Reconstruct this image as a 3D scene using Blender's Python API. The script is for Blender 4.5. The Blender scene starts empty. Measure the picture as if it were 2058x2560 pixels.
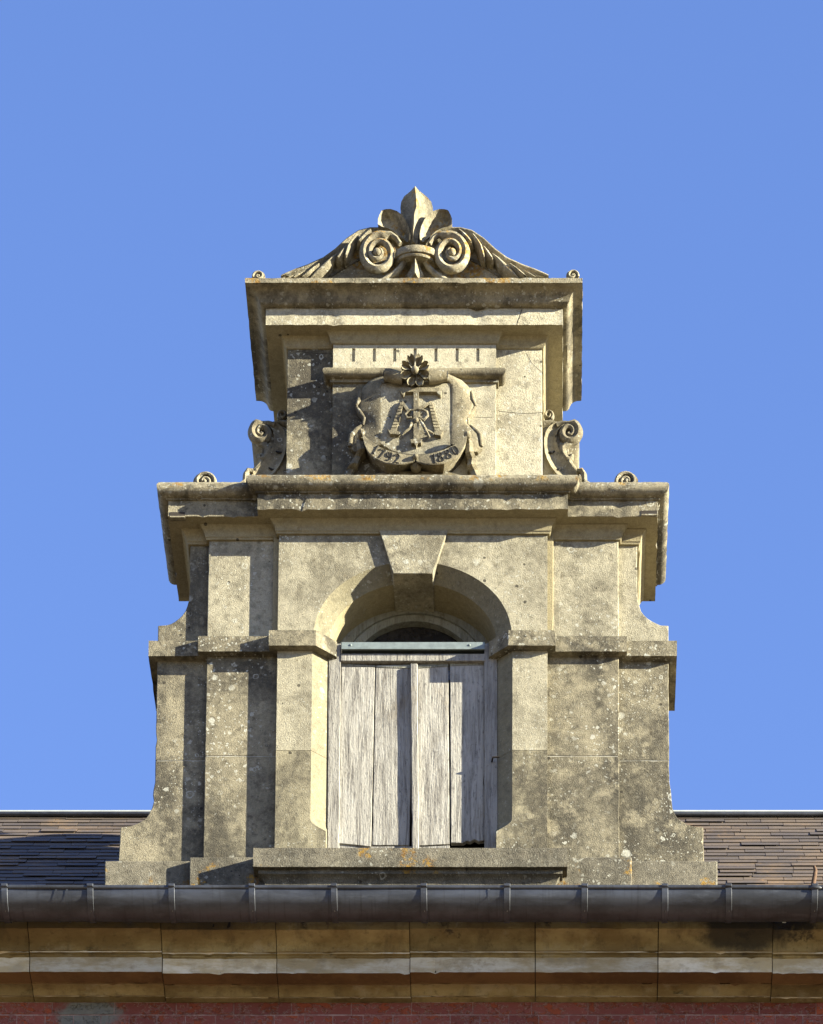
import bpy, bmesh, math, random
from mathutils import Vector, noise
random.seed(7)
R = math.radians
scn = bpy.context.scene
COL = scn.collection

# ------------------------------------------------------------------ camera
# view camera standing in the street, lens raised like an architectural shift lens
TAU = R(11); FPX = 10676.0; PX, PY = 1390.0, 6925.0     # tilt, focal length and principal point (px of a 2058x2560 frame)
CT, ST = math.cos(TAU), math.sin(TAU)
D, ZC, CX = 15.709387, 1.6, 0.595                       # camera distance from the facade, eye height, offset
cam = bpy.data.cameras.new('camera'); co = bpy.data.objects.new('camera', cam); COL.objects.link(co)
co.location = (CX, -D, ZC); co.rotation_euler = (R(90)+TAU, 0, 0)
cam.sensor_fit = 'VERTICAL'; cam.sensor_height = 36; cam.sensor_width = 36*2058/2560
cam.lens = FPX/2560*36
cam.shift_x = -(PX-1029)/2560; cam.shift_y = (PY-1280)/2560
cam.clip_start = .1; cam.clip_end = 5000
scn.camera = co
scn.render.resolution_x = 823; scn.render.resolution_y = 1024

# ------------------------------------------------------------------ world, sun, exposure
SUN = Vector((3.4, -1.0, 1.04)).normalized()
EL = math.asin(SUN.z); AZ = math.atan2(SUN.x, SUN.y)
w = bpy.data.worlds.new('World'); scn.world = w; w.use_nodes = True
nt = w.node_tree; bg = nt.nodes['Background']
sky = nt.nodes.new('ShaderNodeTexSky'); sky.sky_type = 'NISHITA'; sky.sun_disc = False
sky.sun_elevation = EL; sky.sun_rotation = AZ; sky.air_density = 1.0; sky.dust_density = 0.0; sky.ozone_density = 3.0
tint = nt.nodes.new('ShaderNodeMix'); tint.data_type = 'RGBA'; tint.blend_type = 'MULTIPLY'; tint.inputs['Factor'].default_value = 1
tint.inputs['B'].default_value = (1.0, .98, 1.28, 1); nt.links.new(sky.outputs[0], tint.inputs['A'])   # deep clear blue
nt.links.new(tint.outputs['Result'], bg.inputs[0]); bg.inputs[1].default_value = 0.051
sl = bpy.data.lights.new('sun', 'SUN'); sl.energy = 5.0; sl.angle = R(.5); sl.color = (1, .94, .75)
so = bpy.data.objects.new('sun', sl); COL.objects.link(so)
so.rotation_euler = SUN.to_track_quat('Z', 'Y').to_euler(); so.location = (20, -8, 25)
scn.view_settings.view_transform = 'Standard'; scn.view_settings.look = 'None'
scn.view_settings.exposure = 2.6; scn.view_settings.gamma = 1

# ------------------------------------------------------------------ measuring helpers (metres from measured points)
def zat(v, y): return ZC+(D+y)*math.tan(TAU+math.atan((PY-v)/FPX))
def at(u, v, y):
    z = zat(v, y); wd = (D+y)*CT+(z-ZC)*ST
    return ((u-PX)/FPX*wd+CX, z)

# ------------------------------------------------------------------ materials
class NT:
    def __init__(s, name):
        s.m = bpy.data.materials.new(name); s.m.use_nodes = True
        s.t = s.m.node_tree; s.b = s.t.nodes['Principled BSDF']
        s.pos = s.n('ShaderNodeNewGeometry')
    def n(s, typ, **kw):
        nd = s.t.nodes.new(typ)
        for k, v in kw.items(): setattr(nd, k, v)
        return nd
    def l(s, a, b): s.t.links.new(a, b)
    def put(s, sock, v):
        if isinstance(v, bpy.types.NodeSocket): s.l(v, sock)
        elif isinstance(v, (tuple, list)) and len(v) == 3 and sock.type == 'RGBA': sock.default_value = (*v, 1)
        else: sock.default_value = v
    def math(s, op, a, b=0.0, c=0.0):
        nd = s.n('ShaderNodeMath', operation=op)
        s.put(nd.inputs[0], a); s.put(nd.inputs[1], b); s.put(nd.inputs[2], c); return nd.outputs[0]
    def vmap(s, sc=(1, 1, 1), off=(0, 0, 0), vec=None):
        nd = s.n('ShaderNodeMapping'); s.l(vec or s.pos.outputs['Position'], nd.inputs[0])
        nd.inputs['Scale'].default_value = sc; nd.inputs['Location'].default_value = off; return nd.outputs[0]
    def noise(s, scale, detail=4, rough=.55, vec=None, dist=0):
        nd = s.n('ShaderNodeTexNoise'); nd.inputs['Scale'].default_value = scale
        nd.inputs['Detail'].default_value = detail; nd.inputs['Roughness'].default_value = rough
        nd.inputs['Distortion'].default_value = dist
        s.l(vec or s.pos.outputs['Position'], nd.inputs['Vector']); return nd.outputs['Fac']
    def vor(s, scale, vec=None, feature='F1'):
        nd = s.n('ShaderNodeTexVoronoi', feature=feature); nd.inputs['Scale'].default_value = scale
        s.l(vec or s.pos.outputs['Position'], nd.inputs['Vector']); return nd
    def step(s, x, a, b):      # smooth ramp 0..1 between a and b
        nd = s.n('ShaderNodeMapRange', interpolation_type='SMOOTHSTEP'); s.put(nd.inputs[0], x)
        nd.inputs[1].default_value = min(a, b); nd.inputs[2].default_value = max(a, b)
        if a > b: nd.inputs[3].default_value = 1; nd.inputs[4].default_value = 0
        return nd.outputs[0]
    def mix(s, f, a, b, bt='MIX'):
        nd = s.n('ShaderNodeMix', data_type='RGBA', blend_type=bt)
        s.put(nd.inputs['Factor'], f); s.put(nd.inputs['A'], a); s.put(nd.inputs['B'], b); return nd.outputs['Result']
    def bump(s, h, dist, strength=1, prev=None):
        nd = s.n('ShaderNodeBump'); s.put(nd.inputs['Height'], h); nd.inputs['Distance'].default_value = dist
        nd.inputs['Strength'].default_value = strength
        if prev: s.l(prev, nd.inputs['Normal'])
        return nd.outputs[0]
    def sep(s, v):
        nd = s.n('ShaderNodeSeparateXYZ'); s.l(v, nd.inputs[0]); return nd.outputs
    def fin(s, col, rough=.9, nrm=None, spec=.25, metal=0):
        s.put(s.b.inputs['Base Color'], col); s.put(s.b.inputs['Roughness'], rough)
        s.b.inputs['Specular IOR Level'].default_value = spec; s.put(s.b.inputs['Metallic'], metal)
        if nrm: s.l(nrm, s.b.inputs['Normal'])
        return s.m

def stone(name, clean=(.285, .252, .178), dirty=(.125, .112, .088), dirt=.5, white=.5, orange=0.0, grit=.5, dark=.3):
    k = NT(name)
    big = k.noise(1.9, 7, .66, dist=.5); med = k.noise(10, 7, .70); fin = k.noise(48, 5, .72); grain = k.noise(190, 3, .75)
    blot = k.noise(24, 4, .6, k.vmap(off=(3, 1, 7)))
    wash = k.noise(3.4, 5, .6, k.vmap((1.3, 1.3, .45), (5, 2, 1)), dist=.6)
    d = k.math('ADD', k.math('ADD', k.math('MULTIPLY', big, .45), k.math('MULTIPLY', wash, .40)), k.math('MULTIPLY', med, .45))
    dm = k.step(d, .79-.42*dirt, .97-.42*dirt)
    c = k.mix(dm, clean, dirty)
    # pale scoured bloom and dark crust blotches
    c = k.mix(k.math('MULTIPLY', k.step(med, .50, .66), .30+.35*white), c, tuple(x*1.22 for x in clean))
    c = k.mix(k.math('MULTIPLY', k.step(blot, .53, .68), .25+.45*dark), c, tuple(x*.62 for x in dirty))
    c = k.mix(k.math('MULTIPLY', k.step(k.noise(33, 5, .7, k.vmap(off=(9, 4, 2))), .56, .70), .25+.35*dark), c, (dirty[0]*.85, dirty[1]*.70, dirty[2]*.52))
    # granular value variation
    val = k.math('ADD', k.math('MULTIPLY', fin, .8), k.math('MULTIPLY', grain, .9))
    vr = k.n('ShaderNodeMapRange'); k.l(val, vr.inputs[0]); vr.inputs[1].default_value = .55; vr.inputs[2].default_value = 1.15
    vr.inputs[3].default_value = .70-.22*grit; vr.inputs[4].default_value = 1.26+.16*grit
    cmb = k.n('ShaderNodeCombineColor'); [k.l(vr.outputs[0], cmb.inputs[q]) for q in range(3)]
    c = k.mix(1.0, c, cmb.outputs[0], 'MULTIPLY')
    # black pits, uneven
    pit = k.vor(30); pr = k.sep(pit.outputs['Color'])
    pm = k.math('MULTIPLY', k.math('LESS_THAN', pit.outputs['Distance'], k.math('MULTIPLY', pr[1], .22)), k.math('GREATER_THAN', pr[0], .94-.12*dark))
    c = k.mix(k.math('MULTIPLY', pm, .8), c, (.022, .019, .015))
    # pale lichen discs and rings
    wob = k.n('ShaderNodeVectorMath', operation='ADD')
    nz = k.n('ShaderNodeTexNoise'); nz.inputs['Scale'].default_value = 60; k.l(k.pos.outputs['Position'], nz.inputs['Vector'])
    sc_ = k.n('ShaderNodeVectorMath', operation='SCALE'); k.l(nz.outputs['Color'], sc_.inputs[0]); sc_.inputs['Scale'].default_value = .018
    k.l(k.pos.outputs['Position'], wob.inputs[0]); k.l(sc_.outputs[0], wob.inputs[1])
    patch = k.step(k.noise(3.1, 4, .65), .42, .60)
    for scale, thr, rmax in ((10, .88-.25*white, .26), (22, .80-.34*white, .32), (46, .76-.34*white, .38), (90, .70-.25*white, .40)):
        v = k.vor(scale, wob.outputs[0]); rr = k.sep(v.outputs['Color'])
        rad = k.math('MULTIPLY', rr[1], rmax)
        disc = k.math('MULTIPLY', k.step(k.math('SUBTRACT', rad, v.outputs['Distance']), -.02, .05), k.math('GREATER_THAN', rr[0], thr))
        if scale < 30:
            inner = k.step(k.math('SUBTRACT', k.math('MULTIPLY', rad, .66), v.outputs['Distance']), -.02, .04)
            disc = k.math('MULTIPLY', disc, k.math('SUBTRACT', 1.0, k.math('MULTIPLY', inner, k.math('GREATER_THAN', rr[2], .45))))
        f = k.math('MULTIPLY', k.math('MULTIPLY', disc, patch), .8*min(1, white*1.6))
        c = k.mix(f, c, (.34, .335, .28))
    # pale bloom areas
    bl = k.math('MULTIPLY', k.step(k.noise(5.3, 8, .78), .57, .67), .65*white)
    c = k.mix(bl, c, tuple(x*1.35 for x in clean))
    if orange > 0:
        nzn = k.sep(k.pos.outputs['Normal'])[2]
        om = k.math('MULTIPLY', k.step(k.noise(6.5, 4, .6), .625-.14*orange, .68-.14*orange), k.step(k.noise(62, 5, .78), .45, .54))
        om = k.math('MULTIPLY', k.math('MULTIPLY', om, k.step(nzn, -.5, .0)), .85)
        oc = k.mix(k.step(k.noise(40, 3), .35, .65), (.27, .155, .018), (.13, .065, .012))
        c = k.mix(om, c, oc)
    h = k.math('ADD', k.math('MULTIPLY', grain, .8), k.math('ADD', k.math('MULTIPLY', fin, .45), k.math('MULTIPLY', pm, -.8)))
    nb = k.bump(h, .003+.007*grit, .8)
    nb = k.bump(med, .006, .35, nb)
    return k.fin(c, .93, nb, .15)

M = {}
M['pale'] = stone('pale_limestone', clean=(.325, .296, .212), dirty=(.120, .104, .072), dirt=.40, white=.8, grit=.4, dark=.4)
M['ashlar'] = stone('limestone', clean=(.262, .238, .170), dirty=(.092, .081, .057), dirt=.48, white=.75, grit=.4, dark=.4)
M['sooty_shade'] = stone('sooty_shade_limestone', clean=(.215, .190, .126), dirty=(.058, .051, .037), dirt=.60, white=.8, grit=.45, dark=.5)  # soot on the lower piers; on the attic's left it also paints shade
M['clean'] = stone('fresh_limestone', clean=(.205, .176, .106), dirty=(.150, .126, .074), dirt=.25, white=.1, grit=.12, dark=.0)
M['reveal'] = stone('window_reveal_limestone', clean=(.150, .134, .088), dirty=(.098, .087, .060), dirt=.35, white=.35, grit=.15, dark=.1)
M['worn'] = stone('weathered_limestone', clean=(.205, .180, .122), dirty=(.056, .050, .037), dirt=.60, white=1.0, grit=.55, dark=.6)
M['lip'] = stone('lichened_limestone', clean=(.215, .190, .130), dirty=(.068, .060, .044), dirt=.50, white=.8, orange=.85, grit=1.0, dark=.8)
M['carve'] = stone('carved_limestone', clean=(.215, .186, .120), dirty=(.075, .065, .045), dirt=.56, white=.5, orange=.0, grit=.45, dark=.6)
M['crest'] = stone('crest_limestone', clean=(.255, .225, .152), dirty=(.090, .079, .056), dirt=.46, white=.8, orange=.8, grit=.65, dark=.6)
M['plinth'] = stone('coarse_limestone', clean=(.145, .130, .096), dirty=(.072, .065, .049), dirt=.55, white=.4, orange=.35, grit=1.0, dark=.5)

def eaves_stone():
    k = NT('painted_eaves_stone')
    n = k.noise(2.2, 7, .68, k.vmap((1, 1, 2.5))); f = k.noise(30, 6, .75); b = k.noise(4.5, 6, .72); st = k.noise(9, 5, .65, k.vmap((1.6, 1, .25)))
    c = k.mix(k.step(n, .38, .62), (.245, .200, .098), (.140, .103, .045))
    c = k.mix(k.math('MULTIPLY', k.step(b, .54, .66), .65), c, (.260, .230, .150))
    c = k.mix(k.math('MULTIPLY', k.step(st, .52, .70), .55), c, (.075, .058, .030))
    c = k.mix(k.math('MULTIPLY', k.step(f, .52, .70), .5), c, (.055, .042, .022))
    c = k.mix(k.math('MULTIPLY', k.step(k.noise(2.6, 6, .75), .60, .67), .85), c, (.028, .026, .020))
    # old black leak stain under a gutter joint
    sx, sz = at(1868, 2335, -.2); dv = k.n('ShaderNodeVectorMath', operation='DISTANCE')
    k.l(k.vmap((1, 0, 2.6)), dv.inputs[0]); dv.inputs[1].default_value = (sx, 0, sz*2.6)
    c = k.mix(k.math('MULTIPLY', k.step(k.math('ADD', dv.outputs['Value'], k.math('MULTIPLY', b, .35)), .42, .30), .9), c, (.022, .021, .018))
    tv = k.n('ShaderNodeMapRange'); k.l(k.pos.outputs['Random Per Island'], tv.inputs[0]); tv.inputs[3].default_value = .68; tv.inputs[4].default_value = 1.08
    cb = k.n('ShaderNodeCombineColor'); [k.l(tv.outputs[0], cb.inputs[q]) for q in range(3)]
    c = k.mix(1.0, c, cb.outputs[0], 'MULTIPLY')
    return k.fin(c, .85, k.bump(k.math('ADD', f, b), .006, .7), .2)
M['eaves'] = eaves_stone()
def eaves_pale():
    k = NT('pale_eaves_stone')
    n = k.noise(2.6, 7, .68, k.vmap((1, 1, 3))); f = k.noise(45, 5, .7, k.vmap((.3, 1, 1))); b = k.noise(9, 6, .7)
    c = k.mix(k.step(n, .40, .60), (.58, .56, .48), (.38, .32, .20))
    c = k.mix(k.math('MULTIPLY', k.step(b, .52, .64), .6), c, (.30, .27, .20))
    c = k.mix(k.math('MULTIPLY', k.step(f, .5, .72), .5), c, (.22, .18, .11))
    tv = k.n('ShaderNodeMapRange'); k.l(k.pos.outputs['Random Per Island'], tv.inputs[0]); tv.inputs[3].default_value = .68; tv.inputs[4].default_value = 1.08
    cb = k.n('ShaderNodeCombineColor'); [k.l(tv.outputs[0], cb.inputs[q]) for q in range(3)]
    c = k.mix(1.0, c, cb.outputs[0], 'MULTIPLY')
    return k.fin(c, .85, k.bump(k.math('ADD', f, b), .005, .6), .2)
M['eaves_pale'] = eaves_pale()
def eaves_brown():
    k = NT('rust_brown_eaves_stone')
    n = k.noise(3, 7, .65, k.vmap((1, 1, 3))); f = k.noise(45, 5, .7)
    c = k.mix(k.step(n, .4, .6), (.118, .070, .030), (.075, .042, .018))
    c = k.mix(k.math('MULTIPLY', k.step(f, .5, .75), .3), c, (.165, .110, .050))
    return k.fin(c, .85, k.bump(f, .003, .6), .2)
M['eaves_brown'] = eaves_brown()

def wood(name, base=(.285, .270, .235), grey=(.125, .115, .100), amt=.5, blue=0):
    k = NT(name)
    oi = k.n('ShaderNodeObjectInfo')
    off = k.n('ShaderNodeVectorMath', operation='ADD'); k.l(k.pos.outputs['Position'], off.inputs[0])
    cmb = k.n('ShaderNodeCombineXYZ'); k.l(k.math('MULTIPLY', oi.outputs['Random'], 37.0), cmb.inputs[2]); k.l(cmb.outputs[0], off.inputs[1])
    p = off.outputs[0]
    g1 = k.noise(16, 6, .7, k.vmap((3.0, 3.0, .20), vec=p), dist=.7)
    g2 = k.noise(60, 4, .7, k.vmap((2.6, 2.6, .16), vec=p), dist=.5)
    bl = k.noise(6, 7, .75, k.vmap((1.2, 1.2, .8), vec=p)); sp = k.noise(85, 4, .7, k.vmap((1, 1, .55), vec=p))
    c = k.mix(k.step(g1, .42, .66), base, grey)
    c = k.mix(k.math('MULTIPLY', k.step(bl, .52, .66), amt), c, (.322, .312, .286))
    c = k.mix(k.math('MULTIPLY', k.step(sp, .56, .70), .6), c, (.057, .052, .047))
    c = k.mix(k.math('MULTIPLY', k.step(k.noise(3, 5, .7, vec=p), .56, .72), .35), c, (.156, .114, .057))
    c = k.mix(k.math('MULTIPLY', k.step(g2, .58, .7), .6), c, (.052, .047, .044))
    tn = k.n('ShaderNodeMapRange'); k.l(oi.outputs['Random'], tn.inputs[0]); tn.inputs[3].default_value = .58; tn.inputs[4].default_value = 1.02
    cb = k.n('ShaderNodeCombineColor'); [k.l(tn.outputs[0], cb.inputs[q]) for q in range(3)]
    c = k.mix(1.0, c, cb.outputs[0], 'MULTIPLY')
    h = k.math('ADD', g2, k.math('MULTIPLY', sp, .7))
    return k.fin(c, .85, k.bump(h, .006, .8), .2)
M['plank'] = wood('weathered_planks')
M['post'] = wood('weathered_post', base=(.290, .275, .240), grey=(.160, .148, .130), amt=.4)
M['lunette'] = wood('flaking_white_paint', base=(.239, .239, .198), grey=(.156, .151, .114), amt=.6)

def plain(name, col, rough=.6, metal=0, nscale=20, var=.25, bump=.001, spec=.3):
    k = NT(name); n = k.noise(nscale, 6, .65)
    c = k.mix(k.math('MULTIPLY', k.step(n, .35, .7), var), col, tuple(x*.45 for x in col))
    return k.fin(c, rough, k.bump(n, bump, .5) if bump else None, spec, metal)
M['bar'] = plain('grey_painted_steel', (.150, .178, .175), .55, 0, 30, .45, .001)
M['void'] = plain('loft_void_black', (.007, .006, .006), .9, 0, 20, .3, 0)  # unlit loft dark put into a colour; no part uses it
M['rust'] = plain('rusty_iron', (.088, .050, .028), .85, .2, 60, .6, .002)
M['numeral_recess_black'] = plain('black_numerals_recess_shade', (.011, .010, .009), .9, 0, 40, .3, 0)  # black paint of the dates; also paints recess shade on straps and rolls
M['crack_slot_dark'] = plain('crack_slot_shade', (.028, .022, .017), .95, 0, 40, .3, 0)  # near-black for cracks and gaps; also paints the fascia slot shade
M['mortar'] = plain('lime_mortar', (.30, .285, .235), .95, 0, 60, .6, .002)
M['ground'] = plain('street_gravel', (.175, .130, .075), .95, 0, 3, .35, .004)
M['ridge'] = plain('pale_zinc', (.36, .38, .355), .6, .1, 25, .25, 0)
M['interior'] = plain('loft_shade_dark', (.028, .022, .017), .9, 0, 20, .3, 0)  # near-black colour stands for the loft's unlit depth

def zinc():
    k = NT('zinc')
    n = k.noise(3.2, 6, .7, k.vmap((1, 1, 3))); f = k.noise(22, 5, .7, k.vmap((.5, 1, 2.4))); st = k.noise(26, 5, .65, k.vmap((2.4, .2, .12)))
    c = k.mix(k.step(n, .35, .65), (0.079, 0.085, 0.099), (0.048, 0.050, 0.055))
    c = k.mix(k.math('MULTIPLY', k.step(f, .5, .72), .5), c, (0.103, 0.111, 0.127))
    c = k.mix(k.math('MULTIPLY', k.step(st, .52, .7), .5), c, (0.034, 0.034, 0.036))
    r = k.math('ADD', .46, k.math('MULTIPLY', f, .28))
    return k.fin(c, r, k.bump(n, .004, .35), .4, .85)
M['zinc'] = zinc()

def slate():
    k = NT('slate')
    rnd = k.pos.outputs['Random Per Island']
    n = k.noise(18, 6, .7, k.vmap((.5, 1, 1))); b = k.noise(2.4, 5, .7); f = k.noise(90, 4, .7, k.vmap((.4, 1, 1)))
    cr = k.n('ShaderNodeValToRGB'); k.l(rnd, cr.inputs[0])
    e = cr.color_ramp.elements; e[0].position = 0; e[0].color = (.052, .042, .034, 1); e[1].position = 1; e[1].color = (.094, .070, .048, 1)
    m_ = e.new(.45); m_.color = (.072, .056, .042, 1)
    c = k.mix(k.math('MULTIPLY', k.step(n, .42, .7), .6), cr.outputs[0], (.04, .034, .036))
    c = k.mix(k.math('MULTIPLY', k.step(b, .5, .64), .5), c, (.14, .09, .045))
    c = k.mix(k.math('MULTIPLY', k.math('MULTIPLY', k.step(k.noise(34, 4, .75), .60, .68), k.step(b, .48, .6)), .8), c, (.22, .13, .05))
    return k.fin(c, .62, k.bump(k.math('ADD', n, k.math('MULTIPLY', f, .6)), .003, .8), .35)
M['slate'] = slate()

def brick():
    k = NT('flaking_painted_brick')
    rnd = k.pos.outputs['Random Per Island']
    n = k.noise(13, 7, .74, k.vmap((1, 1, 1.6))); f = k.noise(75, 4, .75)
    c = k.mix(rnd, (.185, .054, .042), (.120, .034, .028))
    pl = k.step(n, .525, .545)
    c = k.mix(pl, c, k.mix(rnd, (.240, .056, .026), (.130, .032, .016)))
    edge = k.math('MULTIPLY', k.step(n, .495, .52), k.math('SUBTRACT', 1.0, pl))
    c = k.mix(k.math('MULTIPLY', edge, k.math('MULTIPLY', k.step(f, .42, .55), .75)), c, (.30, .22, .19))
    c = k.mix(k.math('MULTIPLY', k.step(f, .55, .75), .5), c, (.045, .016, .014))
    sx, sz = at(218, 2548, 0); dv = k.n('ShaderNodeVectorMath', operation='DISTANCE')
    k.l(k.vmap((1, 0, 1)), dv.inputs[0]); dv.inputs[1].default_value = (sx, 0, sz)
    c = k.mix(k.step(k.math('ADD', dv.outputs['Value'], k.math('MULTIPLY', k.noise(11, 5, .7), .22)), .262, .208), c, k.mix(k.noise(30, 5), (.075, .078, .07), (.17, .17, .15)))
    return k.fin(c, .85, k.bump(k.math('SUBTRACT', k.math('MULTIPLY', f, .5), pl), .006, .9), .25)
M['brick'] = brick()
def brick_joint():
    k = NT('painted_brick_joint'); n = k.noise(40, 5, .7)
    c = k.mix(k.step(n, .4, .65), (.30, .21, .19), (.17, .095, .085))
    return k.fin(c, .9, k.bump(n, .003, .6), .2)
M['joint'] = brick_joint()
def glass():
    k = NT('dusty_dark_glass'); n = k.noise(12, 5, .7)
    c = k.mix(k.step(n, .4, .7), (.010, .009, .009), (.03, .026, .022))
    return k.fin(c, .25, None, .5)
M['glass'] = glass()

# ------------------------------------------------------------------ mesh helpers
class MB:
    def __init__(s): s.bm = bmesh.new(); s.mats = []
    def mi(s, m):
        if m is None: return 0
        if m not in s.mats: s.mats.append(m)
        return s.mats.index(m)
    def face(s, vs, m=None):
        try:
            f = s.bm.faces.new(vs); f.material_index = s.mi(m); f.smooth = True; return f
        except ValueError: return None
    def v(s, x, y, z): return s.bm.verts.new((x, y, z))
    def prism(s, poly, y0, y1, m=None, rough=0.0, chip=0.0, seg=.03, seed=0):
        """outline in (x,z) given depth from y0 to y1"""
        if rough or chip: poly = rough_poly(poly, seg, rough, chip, seed)
        a = [s.v(x, y0, z) for x, z in poly]; b = [s.v(x, y1, z) for x, z in poly]
        s.face(a, m); s.face(b[::-1], m); n = len(poly)
        for i in range(n): s.face([a[i], b[i], b[(i+1) % n], a[(i+1) % n]], m)
    def box(s, x0, x1, y0, y1, z0, z1, m=None): s.prism([(x0, z0), (x1, z0), (x1, z1), (x0, z1)], y0, y1, m)
    def loft(s, rings, m=None, closed=True, cap=True):
        vs = [[s.v(*p) for p in r] for r in rings]; n = len(rings[0])
        for i in range(len(vs)-1):
            for j in range(n if closed else n-1):
                s.face([vs[i][j], vs[i][(j+1) % n], vs[i+1][(j+1) % n], vs[i+1][j]], m)
        if cap and closed: s.face(vs[0][::-1], m); s.face(vs[-1], m)
    def sweep(s, path, prof, mats, seg=.035, amp=.0014, chip=.004):
        """closed profile (p outwards, z) along a plan path (x,y) with mitred breaks; mats one per profile edge"""
        P = [Vector(p) for p in path]; nn = []
        for i in range(len(P)-1):
            d = (P[i+1]-P[i]).normalized(); nn.append(Vector((d.y, -d.x)))
        st = []
        for i, p in enumerate(P):
            if i == 0: mt = nn[0]
            elif i == len(P)-1: mt = nn[-1]
            else: mt = (nn[i-1]+nn[i])/(1+nn[i-1].dot(nn[i]))
            st.append((p, mt))
            if i < len(P)-1:
                L = (P[i+1]-p).length; k = int(L/seg)
                for j in range(1, k): st.append((p.lerp(P[i+1], j/k), nn[i]))
        # interior stations between two mitres must be interpolated along the offset line
        rings = []
        n = len(prof)
        idx = [0]
        for i in range(len(P)-1):
            L = (P[i+1]-P[i]).length; idx.append(idx[-1]+max(1, int(L/seg)) if int(L/seg) > 1 else idx[-1]+1)
        for a in range(len(P)-1):
            i0, i1 = idx[a], idx[a+1]
            for k in range(i0, i1+1):
                if k == i1 and a < len(P)-2: continue
                t = (k-i0)/(i1-i0)
                ring = []
                for j, (pp, z) in enumerate(prof):
                    q0 = P[a]+st[i0][1]*pp; q1 = P[a+1]+st[i1][1]*pp
                    q = q0.lerp(q1, t)
                    nv = .5*noise.noise(Vector((q.x*26, q.y*26, z*20+j*3.1)))
                    cv = noise.noise(Vector((q.x*23+7, q.y*23, z*5+j*9.7)))
                    dp = nv*amp*1.6 - max(0, cv-.38)*chip*3.5 if pp > .004 else 0
                    q = q + nn[a]*dp
                    ring.append((q.x, q.y, z+(nv*amp if pp > .004 else 0)))
                rings.append(ring)
        vs = [[s.v(*p) for p in r] for r in rings]
        for i in range(len(vs)-1):
            for j in range(n):
                m = mats[j] if isinstance(mats, (list, tuple)) else mats
                s.face([vs[i][j], vs[i][(j+1) % n], vs[i+1][(j+1) % n], vs[i+1][j]], m)
        m0 = mats[0] if isinstance(mats, (list, tuple)) else mats
        s.face(vs[0][::-1], m0); s.face(vs[-1], m0)
    def tube(s, pts, rads, m=None, n=8, flat=1.0, cap=True):
        """tube through 3-D points; flat squashes it in depth (y)"""
        P = [Vector(p) for p in pts]
        if not isinstance(rads, (list, tuple)): rads = [rads]*len(P)
        rings = []
        for i, p in enumerate(P):
            t = (P[min(i+1, len(P)-1)]-P[max(i-1, 0)]).normalized()
            up = Vector((0, 1, 0)) if abs(t.y) < .9 else Vector((0, 0, 1))
            a = t.cross(up).normalized(); b = t.cross(a).normalized()
            rings.append([tuple(p+(a*math.cos(2*math.pi*k/n)+b*math.sin(2*math.pi*k/n)*flat)*rads[i]) for k in range(n)])
        s.loft(rings, m, True, cap)
    def ball(s, c, r, m=None, sq=(1, 1, 1), nu=12, nv=8):
        rings = []
        for i in range(nv+1):
            a = -math.pi/2+math.pi*i/nv; rr = max(.02, math.cos(a))
            rings.append([(c[0]+r*sq[0]*rr*math.cos(2*math.pi*k/nu), c[1]+r*sq[1]*rr*math.sin(2*math.pi*k/nu), c[2]+r*sq[2]*math.sin(a)) for k in range(nu)])
        s.loft(rings, m)
    def petal(s, L, Rr, ye, yc, yb, m=None, ridge=False, rim=.25):
        """leaf between two matching edge lists (x,z): edges at depth ye, hollow (or ridge) at yc, back at yb"""
        rows = []; wm = max(math.hypot(a[0]-b[0], a[1]-b[1]) for a, b in zip(L, Rr))
        yc0 = yc
        for (a, b) in zip(L, Rr):
            row = []; yc = ye+(yc0-ye)*min(1, 1.6*math.hypot(a[0]-b[0], a[1]-b[1])/wm)
            for t in (0, .13, .3, .5, .7, .87, 1):
                x = a[0]+(b[0]-a[0])*t; z = a[1]+(b[1]-a[1])*t
                d = 1-abs(2*t-1)
                if ridge: y = ye+(yc-ye)*(d**1.6)+(ye-yc)*.35*(1-abs(2*d-1))*.6
                else: y = ye+(yc-ye)*min(1, max(0, d-.05)*1.6)
                row.append((x, y, z))
            rows.append(row+[(b[0], yb, b[1]), (a[0], yb, a[1])])
        s.loft(rows, m)
    def build(s, name, mat=None, parent=None, sharp=38, bevel=0, loc=None):
        bm = s.bm
        bmesh.ops.remove_doubles(bm, verts=bm.verts, dist=1e-6)
        bmesh.ops.recalc_face_normals(bm, faces=bm.faces)
        me = bpy.data.meshes.new(name); bm.to_mesh(me); bm.free()
        mats = [m for m in s.mats] or [mat]
        if not s.mats: mats = [mat]
        for m in mats: me.materials.append(M[m] if isinstance(m, str) else m)
        me.set_sharp_from_angle(angle=R(sharp))
        o = bpy.data.objects.new(name, me); COL.objects.link(o)
        if bevel:
            bv = o.modifiers.new('bevel', 'BEVEL'); bv.width = bevel; bv.segments = 2; bv.limit_method = 'ANGLE'; bv.angle_limit = R(40)
            bv.harden_normals = False
        if parent is not None:
            o.parent = parent
            if parent.type == 'EMPTY': o.location = -parent.location
        elif loc:
            for v in me.vertices: v.co -= Vector(loc)
            o.location = loc
        return o

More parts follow.
